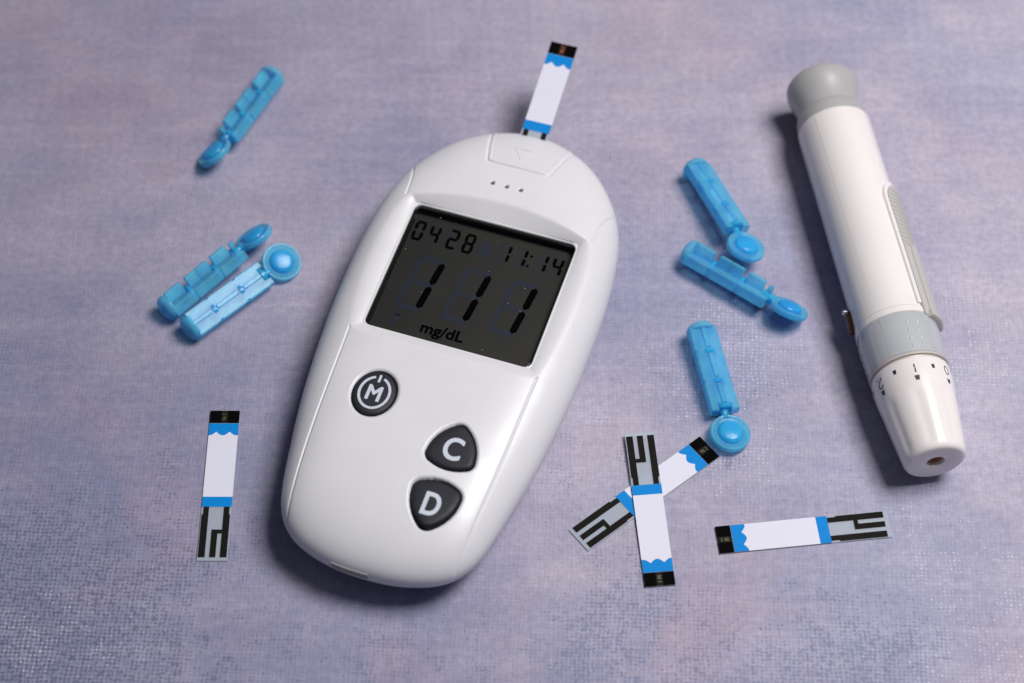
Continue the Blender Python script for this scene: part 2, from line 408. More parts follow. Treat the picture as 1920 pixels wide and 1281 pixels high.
# ------------------------------------------------------------------ glucose meter
THETA = math.radians(18)
meter = empty('glucose_meter', (-8.2, 4.13, 0), (0, 0, -THETA))
tag(meter, 'white egg-shaped blood sugar meter with dark display reading 111 mg/dL and three black buttons', 'blood sugar meter')
CU, CV = 0.0, -9.0
half = [(0, 44.3), (5, 43.7), (9.2, 42.2), (13.3, 39.8), (17.4, 36.1), (20.9, 31.4), (23.3, 27.0), (24.7, 23.0), (25.9, 17.2), (26.6, 10.5), (26.9, 4), (26.9, -4),
        (26.7, -12), (26.1, -21), (25.1, -31), (24.0, -38.5), (22.7, -45.5), (21.4, -52), (20.0, -57.0), (17.9, -60.6), (14.9, -63.2), (11, -64.9), (5.5, -66.2), (0, -66.5)]
def smooth_closed(half_pts, n, cu, cv, ease=0):
    """mirror a half outline, smooth it in polar form and resample by arc length"""
    pts = [(u, v) for u, v in half_pts] + [(-u, v) for u, v in reversed(half_pts[1:-1])]
    a = np.array([math.atan2(p[1]-cv, p[0]-cu) for p in pts]); r = np.array([math.hypot(p[0]-cu, p[1]-cv) for p in pts])
    o = np.argsort(a); a = a[o]; r = r[o]
    A = np.concatenate([a-2*np.pi, a, a+2*np.pi]); R = np.concatenate([r, r, r])
    g = np.linspace(-np.pi, np.pi, 4000, endpoint=False)
    # monotone-ish cubic (Catmull-Rom on uneven knots)
    m_ = np.gradient(R, A); i = np.searchsorted(A, g)-1; h = A[i+1]-A[i]; t = (g-A[i])/h
    rr = (2*t**3-3*t**2+1)*R[i] + (t**3-2*t**2+t)*h*m_[i] + (-2*t**3+3*t**2)*R[i+1] + (t**3-t**2)*h*m_[i+1]
    if ease:
        k = np.hanning(2*ease+1); k /= k.sum(); rr = np.convolve(np.concatenate([rr[-ease:], rr, rr[:ease]]), k, 'valid')
    x = cu+rr*np.cos(g); y = cv+rr*np.sin(g)
    d = np.hypot(np.diff(np.append(x, x[0])), np.diff(np.append(y, y[0]))); s = np.concatenate([[0], np.cumsum(d)])
    q = np.linspace(0, s[-1], n, endpoint=False)
    return np.interp(q, s, np.append(x, x[0])), np.interp(q, s, np.append(y, y[0])), g, rr
NA, NR = 1500, 300
OX, OY, _, _ = smooth_closed(half, NA, CU, CV, ease=40)
bez_half = [(0, 20.4), (6, 20.0), (12, 19.1), (17, 17.9), (19.8, 16.9), (20.9, 14.8), (22.2, 9), (22.9, 2), (22.7, -5), (21.6, -12), (20.6, -16.2), (19.6, -18.3), (17.6, -18.9), (10, -19.3), (0, -19.5)]
_, _, BG, BR = smooth_closed(bez_half, 600, 0.0, 0.0, ease=25)
SX0, SX1, SY0, SY1, SRD = -17.55, 17.55, -16.3, 15.9, 1.5

def sd_box(u, v, x0, x1, y0, y1, r):
    cx, cy = (x0+x1)/2, (y0+y1)/2; hx, hy = (x1-x0)/2-r, (y1-y0)/2-r
    qx = np.abs(u-cx)-hx; qy = np.abs(v-cy)-hy
    return np.hypot(np.maximum(qx, 0), np.maximum(qy, 0)) + np.minimum(np.maximum(qx, qy), 0) - r
def sd_poly(u, v, poly, r):
    p = np.array(poly, float); n = len(p); d = np.full(np.shape(u), 1e9); inside = np.ones(np.shape(u), bool)
    for i in range(n):
        a = p[i]; b_ = p[(i+1) % n]; e = b_-a
        t = np.clip(((u-a[0])*e[0]+(v-a[1])*e[1])/(e@e), 0, 1)
        d = np.minimum(d, np.hypot(u-a[0]-t*e[0], v-a[1]-t*e[1]))
        inside &= (e[0]*(v-a[1])-e[1]*(u-a[0])) > 0
    return np.where(inside, -d, d) - r
def sd_line(u, v, pts):
    d = np.full(np.shape(u), 1e9)
    for a, b_ in zip(pts, pts[1:]):
        a = np.array(a, float); e = np.array(b_, float)-a
        t = np.clip(((u-a[0])*e[0]+(v-a[1])*e[1])/(e@e), 0, 1)
        d = np.minimum(d, np.hypot(u-a[0]-t*e[0], v-a[1]-t*e[1]))
    return d
def chaikin(p, k=3):
    for _ in range(k):
        q = [p[0]]
        for a, b_ in zip(p, p[1:]):
            q += [(a[0]*.75+b_[0]*.25, a[1]*.75+b_[1]*.25), (a[0]*.25+b_[0]*.75, a[1]*.25+b_[1]*.75)]
        p = q+[p[-1]]
    return p
def bulge_tri(c, pts, k=0.5):
    """triangle with slightly bowed sides"""
    out = []
    n = len(pts)
    for i in range(n):
        a = Vector(pts[i]); b_ = Vector(pts[(i+1) % n]); e = (b_-a); nn = Vector((e.y, -e.x)).normalized()
        for j in range(6):
            t = j/6; q = a+e*t+nn*(k*4*t*(1-t)); out.append((q.x, q.y))
    return out
TRI_C = bulge_tri(None, [(6.45, -40.95), (12.35, -40.95), (9.4, -35.55)], 0.75)
TRI_D = bulge_tri(None, [(9.45, -54.4), (12.3, -48.85), (6.4, -48.85)], 0.75)
TRI_R = 1.95
MC, MR = (-9.35, -31.95), (4.35, 5.15)
def sd_ell(u, v):
    q = np.hypot((u-MC[0])/MR[0], (v-MC[1])/MR[1])
    return np.where(q < 0.3, -3.0, (q-1)*np.hypot(u-MC[0], v-MC[1])/np.maximum(q, 0.05))
seam_up = chaikin([(20.3, 17.3), (20.5, 20.5), (21.3, 24.8), (23.0, 29.0), (25.5, 33.0)])
seam_lo = chaikin([(19.7, -18.2), (19.35, -27), (19.0, -38), (18.3, -50), (17.3, -60), (16.4, -69)])
tab_ln = chaikin([(-9.6, 44), (-8.2, 36.2), (-7.15, 31.6), (-6.75, 30.4), (-5.6, 30.1), (0, 30.0), (5.6, 30.1), (6.75, 30.4), (7.15, 31.6), (8.2, 36.2), (9.6, 44)], 2)
DOTS = [(-3.6, 24.5), (-0.5, 24.45), (2.6, 24.45)]

def rim_z(v): return 15.55-0.028*v
def dome(u, v, s):
    z = 9.0 + 8.6*np.sqrt(np.clip(1-s**5.2, 0, 1))
    return z - 0.0022*np.abs(v+5)**1.45*0.25
def sstep(x): x = np.clip(x, 0, 1); return x*x*(3-2*x)
def height(u, v, s):
    z = dome(u, v, s)
    au = np.abs(u)
    # recess round the display
    ang = np.arctan2(v, u); r = np.hypot(u, v); rb = np.interp(ang, BG, BR, period=2*np.pi)
    c_, s_ = np.abs(np.cos(ang))+1e-9, np.abs(np.sin(ang))+1e-9
    rs = np.minimum(17.55/c_, np.where(v > 0, 15.9, 16.3)/s_)
    wgt = (rb-r)/np.maximum(rb-rs, 0.5)
    k = np.clip(wgt+0.08, 0, 1); k = np.where(k < 0.25, k*k*2, k-0.125)/0.875
    z = z*(1-k) + np.minimum(rim_z(v), z)*k
    inb = sstep(wgt*3)
    # joint lines
    far = 1-inb
    for ln in (seam_up, seam_lo):
        d = sd_line(au, v, ln); z = z - far*0.42*np.exp(-(d/0.17)**2)
    # side shells sit a hair lower than the front plate
    sid_lo = np.interp(v, [p[1] for p in reversed(seam_lo)], [p[0] for p in reversed(seam_lo)])
    sid_up = np.interp(v, [p[1] for p in seam_up], [p[0] for p in seam_up])
    lowside = np.where(v < -17, sstep((au-sid_lo)/0.25)*0.13*sstep((-18-v)/7), 0); upside = np.where(v > 17, sstep((au-sid_up)/0.25)*0.08*sstep((v-17)/4), 0)
    z = z - far*(lowside+upside)
    # strip port cover
    d = sd_line(u, v, tab_ln); tin = (v > 30) & (au < np.interp(v, [30, 31.6, 36.2, 44], [6.6, 7.15, 8.2, 9.6]))
    z = z - 0.42*np.exp(-(d/0.24)**2) + 0.10*np.exp(-((d-0.55)/0.25)**2)*tin
    for (x, y) in DOTS:
        d = np.hypot(u-x, v-y); z = z - 1.3*sstep((0.50-d)/0.16)
    # button wells
    for d, lip in ((sd_ell(u, v), 0.8), (sd_poly(u, v, TRI_C, TRI_R), 0.72), (sd_poly(u, v, TRI_D, TRI_R), 0.72)):
        t = np.clip((lip-d)/lip, 0, 1)
        z = z - 0.50*t*t*(1.6-0.6*t) - 2.6*sstep((0.13-d)/0.14)
    # display hole (its clean edge is the rim part)
    d = sd_box(u, v, SX0, SX1, SY0, SY1, SRD)
    z = z - 4.5*sstep((0.28-d)/0.2)
    # lower end recess for the cord
    return z

t = np.linspace(0, 1, NR+1)[1:]
S = 1-(1-t)**1.6
S = S/S[-1]
u = CU+np.outer(S, OX-CU); v = CV+np.outer(S, OY-CV); ss = np.repeat(S[:, None], NA, 1)
z = height(u, v, ss)
top = np.stack([u, v, z], -1).reshape(-1, 3)
# underside, tucked in toward the table
low = []
for q in np.linspace(0, 1, 22)[1:]:
    a = q*math.pi/2; s = math.cos(a)**0.55 if q < 1 else 0.02
    s = max(s, 0.3) if q < 1 else 0.02
    zz = 9.0-8.7*math.sin(a)**1.0
    low.append(np.stack([CU+s**0.45*(OX-CU), CV+s**0.45*(OY-CV), np.full(NA, zz)], -1))
low = np.concatenate(low)
verts = np.concatenate([[[CU, CV, height(np.array([CU]), np.array([CV]), np.array([0.0]))[0]]], top, low])
rings = NR+21
i = np.arange(rings-1)[:, None]; j = np.arange(NA)[None, :]; j2 = (j+1) % NA
quads = np.stack([1+i*NA+j, 1+(i+1)*NA+j, 1+(i+1)*NA+j2, 1+i*NA+j2], -1).reshape(-1, 4)
fc = verts[quads].mean(1)
dscr = sd_box(fc[:, 0], fc[:, 1], SX0+1, SX1-1, SY0+1, SY1-1, 1.0)
is_top = quads.max(1) <= NR*NA
dbut = np.minimum(sd_ell(fc[:, 0], fc[:, 1]), np.minimum(sd_poly(fc[:, 0], fc[:, 1], TRI_C, TRI_R), sd_poly(fc[:, 0], fc[:, 1], TRI_D, TRI_R)))
keep = ~(is_top & ((dscr < 0) | (dbut < -0.14)))
quads = quads[keep]; fc = fc[keep]; is_top = is_top[keep]
# which shell does each face belong to
au = np.abs(fc[:, 0]); vv = fc[:, 1]
lo_x = np.interp(vv, [p[1] for p in reversed(seam_lo)], [p[0] for p in reversed(seam_lo)])
up_x = np.interp(vv, [p[1] for p in seam_up], [p[0] for p in seam_up])
bz = np.interp(np.arctan2(vv, fc[:, 0]), BG, BR, period=2*np.pi); rr_ = np.hypot(fc[:, 0], vv)
side = is_top & (((vv < -17.5) & (au > lo_x)) | ((vv > 16.9) & (vv < 33) & (au > up_x)) | ((vv >= -17.5) & (vv <= 16.9) & (rr_ > bz) & (au > 17)))
tabm = is_top & (vv > 30) & (au < np.interp(vv, [30, 31.6, 36.2, 44], [6.6, 7.15, 8.2, 9.6]))
whole = big_mesh('meter_shell_source', verts, quads); whole.shade_smooth()
vn = np.zeros(len(verts)*3, np.float32); whole.vertices.foreach_get('normal', vn) if False else None
nrm = np.array([tuple(n.vector) for n in whole.vertex_normals], dtype=np.float32) if len(verts) < 10 else None
if nrm is None:
    buf = np.zeros(len(verts)*3, np.float32); whole.vertex_normals.foreach_get('vector', buf); nrm = buf.reshape(-1, 3)
def shell_part(name, mask):
    q = quads[mask]; used, inv = np.unique(q, return_inverse=True)
    pm = big_mesh(name, verts[used], inv.reshape(-1, 4)); pm.shade_smooth()
    pm.normals_split_custom_set_from_vertices(nrm[used].astype(float).tolist())
    o = bpy.data.objects.new(name, pm); col.objects.link(o); pm.materials.append(M['white']); o.parent = meter
    return o
shell_part('front_shell', ~side & ~tabm)
shell_part('side_shell', side & (fc[:, 0] < 0)); shell_part('side_shell', side & (fc[:, 0] >= 0))
shell_part('strip_port_cover', tabm)
bpy.data.meshes.remove(whole)

# white rim that rolls into the display opening
def rounded_rect(x0, x1, y0, y1, r, n=8):
    p = []
    for cx, cy, a0 in ((x1-r, y1-r, 0), (x0+r, y1-r, 90), (x0+r, y0+r, 180), (x1-r, y0+r, 270)):
        for k in range(n+1):
            a = math.radians(a0+90*k/n); p.append((cx+r*math.cos(a), cy+r*math.sin(a)))
    return p
def rect_loops(name, offs, mat, parent, cap=False):
    """offs = [(grow, dz)] relative to the display edge and the sloping rim plane"""
    V = []; F = []
    for g, dz in offs:
        for (x, y) in rounded_rect(SX0-g, SX1+g, SY0-g, SY1+g, max(SRD+g, 0.25)):
            V.append((x, y, float(rim_z(y))+dz))
    n = len(V)//len(offs)
    for k in range(len(offs)-1):
        for q in range(n):
            F.append((k*n+q, k*n+(q+1) % n, (k+1)*n+(q+1) % n, (k+1)*n+q))
    if cap: F.append(tuple((len(offs)-1)*n+q for q in range(n)))
    mb = MB(); mb.add(V, F); return mb.build(name, mat, parent, sharp=40)
rect_loops('display_rim', [(0.62, -0.30), (0.50, 0.02), (0.36, 0.10), (0.20, 0.08), (0.08, -0.03), (0.0, -0.22), (0.0, -0.7)], M['white'], meter)
disp = rect_loops('display', [(0.0, -0.62), (0.0, -2.7), (-0.5, -2.75)], M['black'], meter, cap=True)
rect_loops('display_window', [(-0.05, -1.05), (-0.07, -0.42), (-0.13, -0.33), (-0.30, -0.27)], M['window'], disp, cap=True)
# liquid crystal panel
def lz(v): return float(rim_z(v))-2.62
def flat(name, polys, dz, mat, parent):
    mb = MB()
    for p in polys:
        n = len(p); V = [(x, y, lz(y)+dz) for x, y in p]+[(x, y, lz(y)+dz-0.02) for x, y in p]
        F = [tuple(range(n)), tuple(reversed(range(n, 2*n)))]+[(q, n+q, n+(q+1) % n, (q+1) % n) for q in range(n)]
        mb.add(V, F)
    return mb.build(name, mat, parent, smooth=False)
flat('lcd_panel', [rounded_rect(SX0+0.5, SX1-0.5, SY0+0.5, SY1-0.5, 0.4, 2)], 0.0, M['lcd'], disp)
def seg_polys(x, y, w_, h_, th, segs, slant, gap=0.12):
    """seven segment digit with lower left corner x, y"""
    out = {}
    hh = h_/2; t = th
    def hseg(yc): return [(gap, yc), (t/2+gap, yc+t/2), (w_-t/2-gap, yc+t/2), (w_-gap, yc), (w_-t/2-gap, yc-t/2), (t/2+gap, yc-t/2)]
    def vseg(xc, ya, yb, e0=1, e1=1): return [(xc, ya+gap), (xc+t/2, ya+t/2+gap), (xc+t/2, yb-t/2-gap), (xc, yb-gap), (xc-t/2, yb-t/2-gap), (xc-t/2, ya+t/2+gap)]
    out['a'] = hseg(h_-t/2); out['g'] = hseg(hh); out['d'] = hseg(t/2)
    out['f'] = vseg(t/2, hh, h_-t/2); out['b'] = vseg(w_-t/2, hh, h_-t/2)
    out['e'] = vseg(t/2, t/2, hh); out['c'] = vseg(w_-t/2, t/2, hh)
    return [[(x+px+slant*py, y+py) for px, py in out[s]] for s in segs]
SEG = {'0': 'abcdef', '1': 'bc', '2': 'abged', '4': 'fgbc', '8': 'abcdefg'}
SMALLX = [(-16.55, '0'), (-13.15, '4'), (-9.05, '2'), (-5.55, '8'), (2.35, '1'), (5.85, '1'), (10.35, '1'), (13.65, '4')]
for x, d in SMALLX:
    flat('small_digit', seg_polys(x, 8.45, 2.35, 5.2, 0.70, SEG[d], 0.0), 0.05, M['seg'], disp)
    g = [s for s in 'abcdefg' if s not in SEG[d]]
    if g: flat('faint_segment', seg_polys(x, 8.45, 2.35, 5.2, 0.5, g, 0.0), 0.03, M['ghost'], disp)
def disc(x, y, r, n=14): return [(x+r*math.cos(2*math.pi*k/n), y+r*math.sin(2*math.pi*k/n)) for k in range(n)]
flat('colon', [disc(9.0, 12.0, 0.32), disc(8.93, 9.4, 0.32)], 0.05, M['seg'], disp)
for x in (-14.3, -4.25, 5.8):
    flat('large_digit', seg_polys(x, -8.8, 5.9, 14.2, 1.45, 'bc', 0.105, 0.16), 0.05, M['seg'], disp)
    flat('faint_segment', seg_polys(x, -8.8, 5.9, 14.2, 1.2, 'adefg', 0.105, 0.2), 0.03, M['ghost'], disp)
flat('faint_drop_symbol', [[(-0.8, 13.3)]+[(-0.7+1.55*math.cos(math.radians(a)), 10.3+1.55*math.sin(math.radians(a))) for a in range(150, 391, 20)]], 0.03, M['ghost'], disp)
flat('faint_symbol', [[(-12.9, -10.4), (-11.9, -10.4), (-11.9, -13.4), (-12.9, -13.4)], [(-13.6, -10.3), (-11.4, -10.3), (-11.4, -10.9), (-13.6, -10.9)]], 0.03, M['ghost'], disp)

def text_mesh(name, body, x, y, w_, h_, z, mat, parent, bold=0.1, depth=0.03):
    """lettering as a thin solid fitted to a width and height in mm, strokes thickened by overlaying shifted copies"""
    cu = bpy.data.curves.new(name, 'FONT'); cu.body = body; cu.size = 1.0; cu.align_x = 'CENTER'
    o = bpy.data.objects.new(name, cu); col.objects.link(o)
    dg = bpy.context.evaluated_depsgraph_get(); dg.update()
    t = bpy.data.meshes.new_from_object(o.evaluated_get(dg)); bpy.data.objects.remove(o)
    V = np.array([v_.co[:2] for v_ in t.vertices]); F = [tuple(p.vertices) for p in t.polygons]
    lo, hi = V.min(0), V.max(0); V = (V-(lo+hi)/2)/(hi-lo)*np.array([w_-2*bold, h_-2*bold])
    mb = MB(); q = 0
    for k in range(12):
        a = 2*math.pi*k/12
        mb.add([(x+p[0]+bold*math.cos(a), y+p[1]+bold*math.sin(a), z+0.0015*k) for p in V], F)
    me = mesh(name, mb.v, mb.f)
    if me.polygons and me.polygons[0].normal.z < 0: me.flip_normals()
    return link(me, name, mat, parent, smooth=False)
text_mesh('unit_text', 'mg/dL', -2.25, -12.3, 9.1, 3.5, lz(-12.1)+0.07, M['seg'], disp, 0.11)
def letter(ch, x, y, w_, h_, z, par, b_): return text_mesh('letter', ch, x, y, w_, h_, z, M['print_grey'], par, b_)

# buttons
def loops_pad(name, outline, levels, mat, parent, c):
    """outline(g) gives a ring grown by g; levels = [(g, z)]"""
    mb = MB(); V = []; F = []; n = None
    for g, zz in levels:
        ring = outline(g); n = len(ring); V += [(x, y, zz) for x, y in ring]
    for k in range(len(levels)-1):
        for q in range(n): F.append((k*n+q, k*n+(q+1) % n, (k+1)*n+(q+1) % n, (k+1)*n+q))
    V.append((c[0], c[1], levels[-1][1]+0.02)); F += [((len(levels)-1)*n+q, (len(levels)-1)*n+(q+1) % n, len(V)-1) for q in range(n)]
    mb.add(V, F); return mb.build(name, mat, parent, sharp=60)
def circ(c, r, n=72): return lambda g: [(c[0]+(r[0]+g)*math.cos(2*math.pi*k/n), c[1]+(r[1]+g)*math.sin(2*math.pi*k/n)) for k in range(n)]
def tri_ring(poly, r):
    c = np.mean(poly, 0)
    def f(g, n=120):
        out = []
        for k in range(n):
            a = 2*math.pi*k/n; lo, hi = 0.0, 12.0
            for _ in range(26):
                m_ = (lo+hi)/2
                if sd_poly(np.array([c[0]+m_*math.cos(a)]), np.array([c[1]+m_*math.sin(a)]), poly, r)[0] < g: lo = m_
                else: hi = m_
            out.append((c[0]+lo*math.cos(a), c[1]+lo*math.sin(a)))
        return out
    return f, tuple(c)
BT = 17.35
def zt(v): return float(dome(np.array([5.0]), np.array([v]), np.array([abs(v-CV)/57.0]))[0])
def prof(top): return [(-0.10, top-2.4), (-0.10, top-0.70), (-0.16, top-0.42), (-0.34, top-0.20), (-0.65, top-0.09), (-1.2, top-0.03), (-2.2, top)]
bm_top = zt(-32)-0.02; bc_top = zt(-39)+0.05; bd_top = zt(-51)+0.06
def s_of(x, y):
    a_ = np.arctan2(OY-CV, OX-CU); o_ = np.argsort(a_)
    return math.hypot(x-CU, y-CV)/float(np.interp(math.atan2(y-CV, x-CU), a_[o_], np.hypot(OX-CU, OY-CV)[o_]))
def surf(x, y): return float(dome(np.array([x]), np.array([y]), np.array([s_of(x, y)]))[0])
mb = MB(); T3 = [Vector((-2.2, 36.2)), Vector((1.7, 36.2)), Vector((-0.3, 33.0))]
for A_, B_ in zip(T3, T3[1:]+T3[:1]):
    e_ = (B_-A_).normalized(); n_ = Vector((-e_.y, e_.x))*0.15; A2 = A_-e_*0.1; B2 = B_+e_*0.1; V = []; F = []
    for k in range(9):
        p_ = A2.lerp(B2, k/8)
        for off, up in ((-1, -0.1), (-0.5, 0.10), (0.5, 0.10), (1, -0.1)):
            q_ = p_+n_*off; V.append((q_.x, q_.y, surf(q_.x, q_.y)+up))
    for k in range(8):
        for q in range(3): F.append((4*k+q, 4*k+q+1, 4*k+5+q, 4*k+4+q))
    mb.add(V, F)
mb.build('arrow_mark', M['white'], [o for o in meter.children if o.name.startswith('strip_port_cover')][0])
def gap_ring(f, top, c):  # added black ring: darkness of the button gap as colour, hiding the shell edge
    mb = MB(); V = []; F = []; L_ = [(0.11, top-0.55), (0.02, top-0.62), (-0.3, top-0.62)]
    for g, zz in L_:
        ring = f(g); n = len(ring); V += [(x, y, zz) for x, y in ring]
    for k in range(2):
        for q in range(n): F.append((k*n+q, k*n+(q+1) % n, (k+1)*n+(q+1) % n, (k+1)*n+q))
    mb.add(V, F); return mb.build('button_gap_shade', M['black'], meter)
b1 = loops_pad('power_button', circ(MC, MR), prof(bm_top), M['rubber'], meter, MC)
gap_ring(circ(MC, MR), bm_top, MC)
fC, cC = tri_ring(TRI_C, TRI_R); gap_ring(fC, bc_top, cC); b2 = loops_pad('c_button', fC, prof(bc_top), M['rubber'], meter, cC)
fD, cD = tri_ring(TRI_D, TRI_R); gap_ring(fD, bd_top, cD); b3 = loops_pad('d_button', fD, prof(bd_top), M['rubber'], meter, cD)
tag(b1, 'round black button with ring and letter M'); tag(b2, 'black triangular button with letter C'); tag(b3, 'black triangular button with letter D')
letter('M', MC[0]-0.0, MC[1]-0.15, 2.95, 3.5, bm_top+0.03, b1, 0.13)
letter('C', 9.45, -39.25, 3.8, 5.15, bc_top+0.03, b2, 0.16)
letter('D', 9.35, -51.6, 3.5, 5.05, bd_top+0.03, b3, 0.16)
mb = MB(); V = []; F = []
for k in range(49):
    a = math.radians(90+17+(360-34)*k/48)
    for r_, q_ in ((2.72, 3.32), (3.25, 3.85)): V.append((MC[0]+r_*math.cos(a), MC[1]+q_*math.sin(a), bm_top+0.035))
for k in range(48): F.append((2*k, 2*k+1, 2*k+3, 2*k+2))
nV = len(V); V += [(x, y, zz-0.14) for x, y, zz in V[:nV]]
for k in range(48):
    F += [(nV+2*k, nV+2*k+2, 2*k+2, 2*k), (2*k+1, 2*k+3, nV+2*k+3, nV+2*k+1)]
mb.add(V, F); mb.build('ring_mark', M['print_grey'], b1, smooth=False)
mb = MB(); mb.box(MC[0]-0.24, MC[0]+0.24, MC[1]+2.45, MC[1]+4.15, bm_top-0.2, bm_top+0.04); mb.build('power_mark', M['print_grey'], b1, smooth=False)
# dark bottoms of the three speaker holes
for (x, y) in DOTS:
    mb = MB(); mb.lathe([(zt(y)-1.6, 0), (zt(y)-1.6, 0.44), (zt(y)-0.42, 0.44), (zt(y)-0.42, 0)], 'z', 20, (x, y, 0)); mb.build('speaker_hole', M['hole'], meter)
# recess at the lower end
mb = MB()
V = []; F = []
for k in range(13):
    x = -6.2+7.6*k/12
    yb = float(np.interp(x, OX[(OY < -50)][np.argsort(OX[OY < -50])], OY[OY < -50][np.argsort(OX[OY < -50])]))
    V += [(x, yb-0.03, 8.4), (x, yb-0.05, 9.0), (x, yb+0.0, 10.1), (x, yb+0.9, 9.9), (x, yb+0.9, 8.5)]
for k in range(12):
    for q in range(5): F.append((5*k+q, 5*k+(q+1) % 5, 5*k+5+(q+1) % 5, 5*k+5+q))
F += [tuple(range(5)), tuple(reversed(range(60, 65)))]
mb.add(V, F); mb.build('end_slot', M['grey_slot'], meter)

# ------------------------------------------------------------------ test strips
WST, LST = 6.0, 34.3
def wave(x): return 5.0+0.85*abs(math.cos(math.pi*(x+0.1)/2.72))
def strip_parts(root, window):
    """local y: black tip at +17.15, contacts at -17.15; z from 0 up"""
    T = LST/2; yy = lambda d: T-d
    MB().box(-3, 3, -T, T, 0.0, 0.34, 0.03).build('film_base', M['film'], root, smooth=False)
    # white label
    z0, z1 = 0.345, 0.385
    xs = [-2.98+5.96*k/60 for k in range(61)]
    poly = [(x, yy(20.05)) for x in xs] + [(x, yy(wave(x))) for x in reversed(xs)]
    MB().prism(poly, z0, z1).build('white_label', M['label_white'], root, smooth=False)
    poly = [(x, yy(wave(x))) for x in xs] + [(xs[-1], yy(3.05)), (xs[0], yy(3.05))]
    # strips of quads to keep the wavy face clean
    mb = MB()
    for a, b_ in zip(xs, xs[1:]):
        mb.prism([(a, yy(wave(a))), (b_, yy(wave(b_))), (b_, yy(3.05)), (a, yy(3.05))], z0, z1)
    mb.build('blue_wavy_band', M['label_blue'], root, smooth=False)
    MB().box(-2.98, 2.98, yy(22.3), yy(20.05), z0, z1+0.004).build('blue_band', M['label_blue'], root, smooth=False)
    # glossy tip: two black pads and the sample window between them
    MB().box(-2.99, -0.70, yy(2.95), yy(0.03), 0.345, 0.46, 0.02).build('black_tip_pad', M['strip_black'], root, smooth=False)
    MB().box(0.62, 2.99, yy(2.95), yy(0.03), 0.345, 0.46, 0.02).build('black_tip_pad', M['strip_black'], root, smooth=False)
    MB().box(-0.70, 0.62, yy(2.95), yy(0.05), 0.345, 0.42).build('sample_window', M[window], root, smooth=False)
    mk = M['mark_gold'] if window == 'window_olive' else M['mark_red']
    for a_, b_ in ((0.75, 1.05), (1.45, 2.35)): MB().box(-0.42, 0.34, yy(b_), yy(a_), 0.42, 0.43).build('sensor_mark', mk, root, smooth=False)
    # carbon contacts
    c0, c1 = 0.342, 0.362
    L = [(-2.60, yy(22.3)), (-2.60, yy(24.0)), (-2.86, yy(24.0)), (-2.86, yy(33.55)), (-1.48, yy(33.55)), (-1.48, yy(22.3))]
    MB().prism(L, c0, c1).build('carbon_trace', M['carbon'], root, smooth=False)
    mb = MB()
    R = [(1.44, yy(22.3)), (1.44, yy(27.4)), (-0.62, yy(27.4)), (-0.62, yy(33.55)), (0.62, yy(33.55)), (0.62, yy(28.3)), (1.44, yy(28.3)), (1.44, yy(33.55)), (2.80, yy(33.55)), (2.80, yy(24.0)), (2.58, yy(24.0)), (2.58, yy(22.3))]
    for x0, x1, a, b_ in ((1.44, 2.58, 22.3, 24.0), (1.44, 2.80, 24.0, 33.55), (-0.62, 1.44, 27.4, 28.3), (-0.62, 0.62, 28.3, 33.55)):
        mb.box(x0, x1, yy(b_), yy(a), c0, c1)
    mb.build('carbon_trace', M['carbon'], root, smooth=False)
def copy_tree(o, parent=None):
    c = o.copy(); col.objects.link(c)
    if parent is not None: c.parent = parent
    for ch in list(o.children): copy_tree(ch, c)
    return c
GS = 'test strips scattered round the meter'
s0 = empty('test_strip', (-58.57, -34.29, 0.02), (0, 0, -0.004)); strip_parts(s0, 'window_olive')
tag(s0, 'test strip lying alone left of the meter, glossy black tip at its top', 'test strip', GS)
s1 = copy_tree(s0); s1.location = Vector((57.38, -45.05, 0.02))*MM; s1.rotation_euler = (0, 0, 1.68)
tag(s1, 'test strip lying crosswise below the pen, black tip pointing left', 'test strip', GS)
s2 = copy_tree(s0); s2.location = Vector((26.48, -36.24, 0.02))*MM; s2.rotation_euler = (0, 0, -0.90)
tag(s2, 'slanting test strip lying under another strip, black tip beside a blue lancet head', 'test strip', GS)
s3 = copy_tree(s0)
R3 = Matrix.Rotation(-3.054, 4, 'Z') @ Matrix.Rotation(math.radians(-1.25), 4, 'X')
s3.matrix_world = Matrix.Translation(Vector((27.24, -39.84, 0.42))*MM) @ R3
tag(s3, 'upright test strip lying across the top of another strip, black tip at the bottom', 'test strip', GS)
s4 = empty('test_strip', (0, 0, 0)); strip_parts(s4, 'window_red')
va = Vector((5.1, 45.6, 13.0)); vb = Vector((11.45, 66.3, 17.2)); dr = (vb-va).normalized()
xx = dr.cross(Vector((0, 0, 1))).normalized(); zz_ = xx.cross(dr)
rotm = Matrix((xx, dr, zz_)).transposed().to_4x4()
ctr = va + dr*(22.3-LST/2) - zz_*0.36
s4.matrix_world = Matrix.Translation(ctr*MM) @ rotm
tag(s4, 'test strip plugged into the top of the meter, reddish window in its black tip', 'test strip', GS)

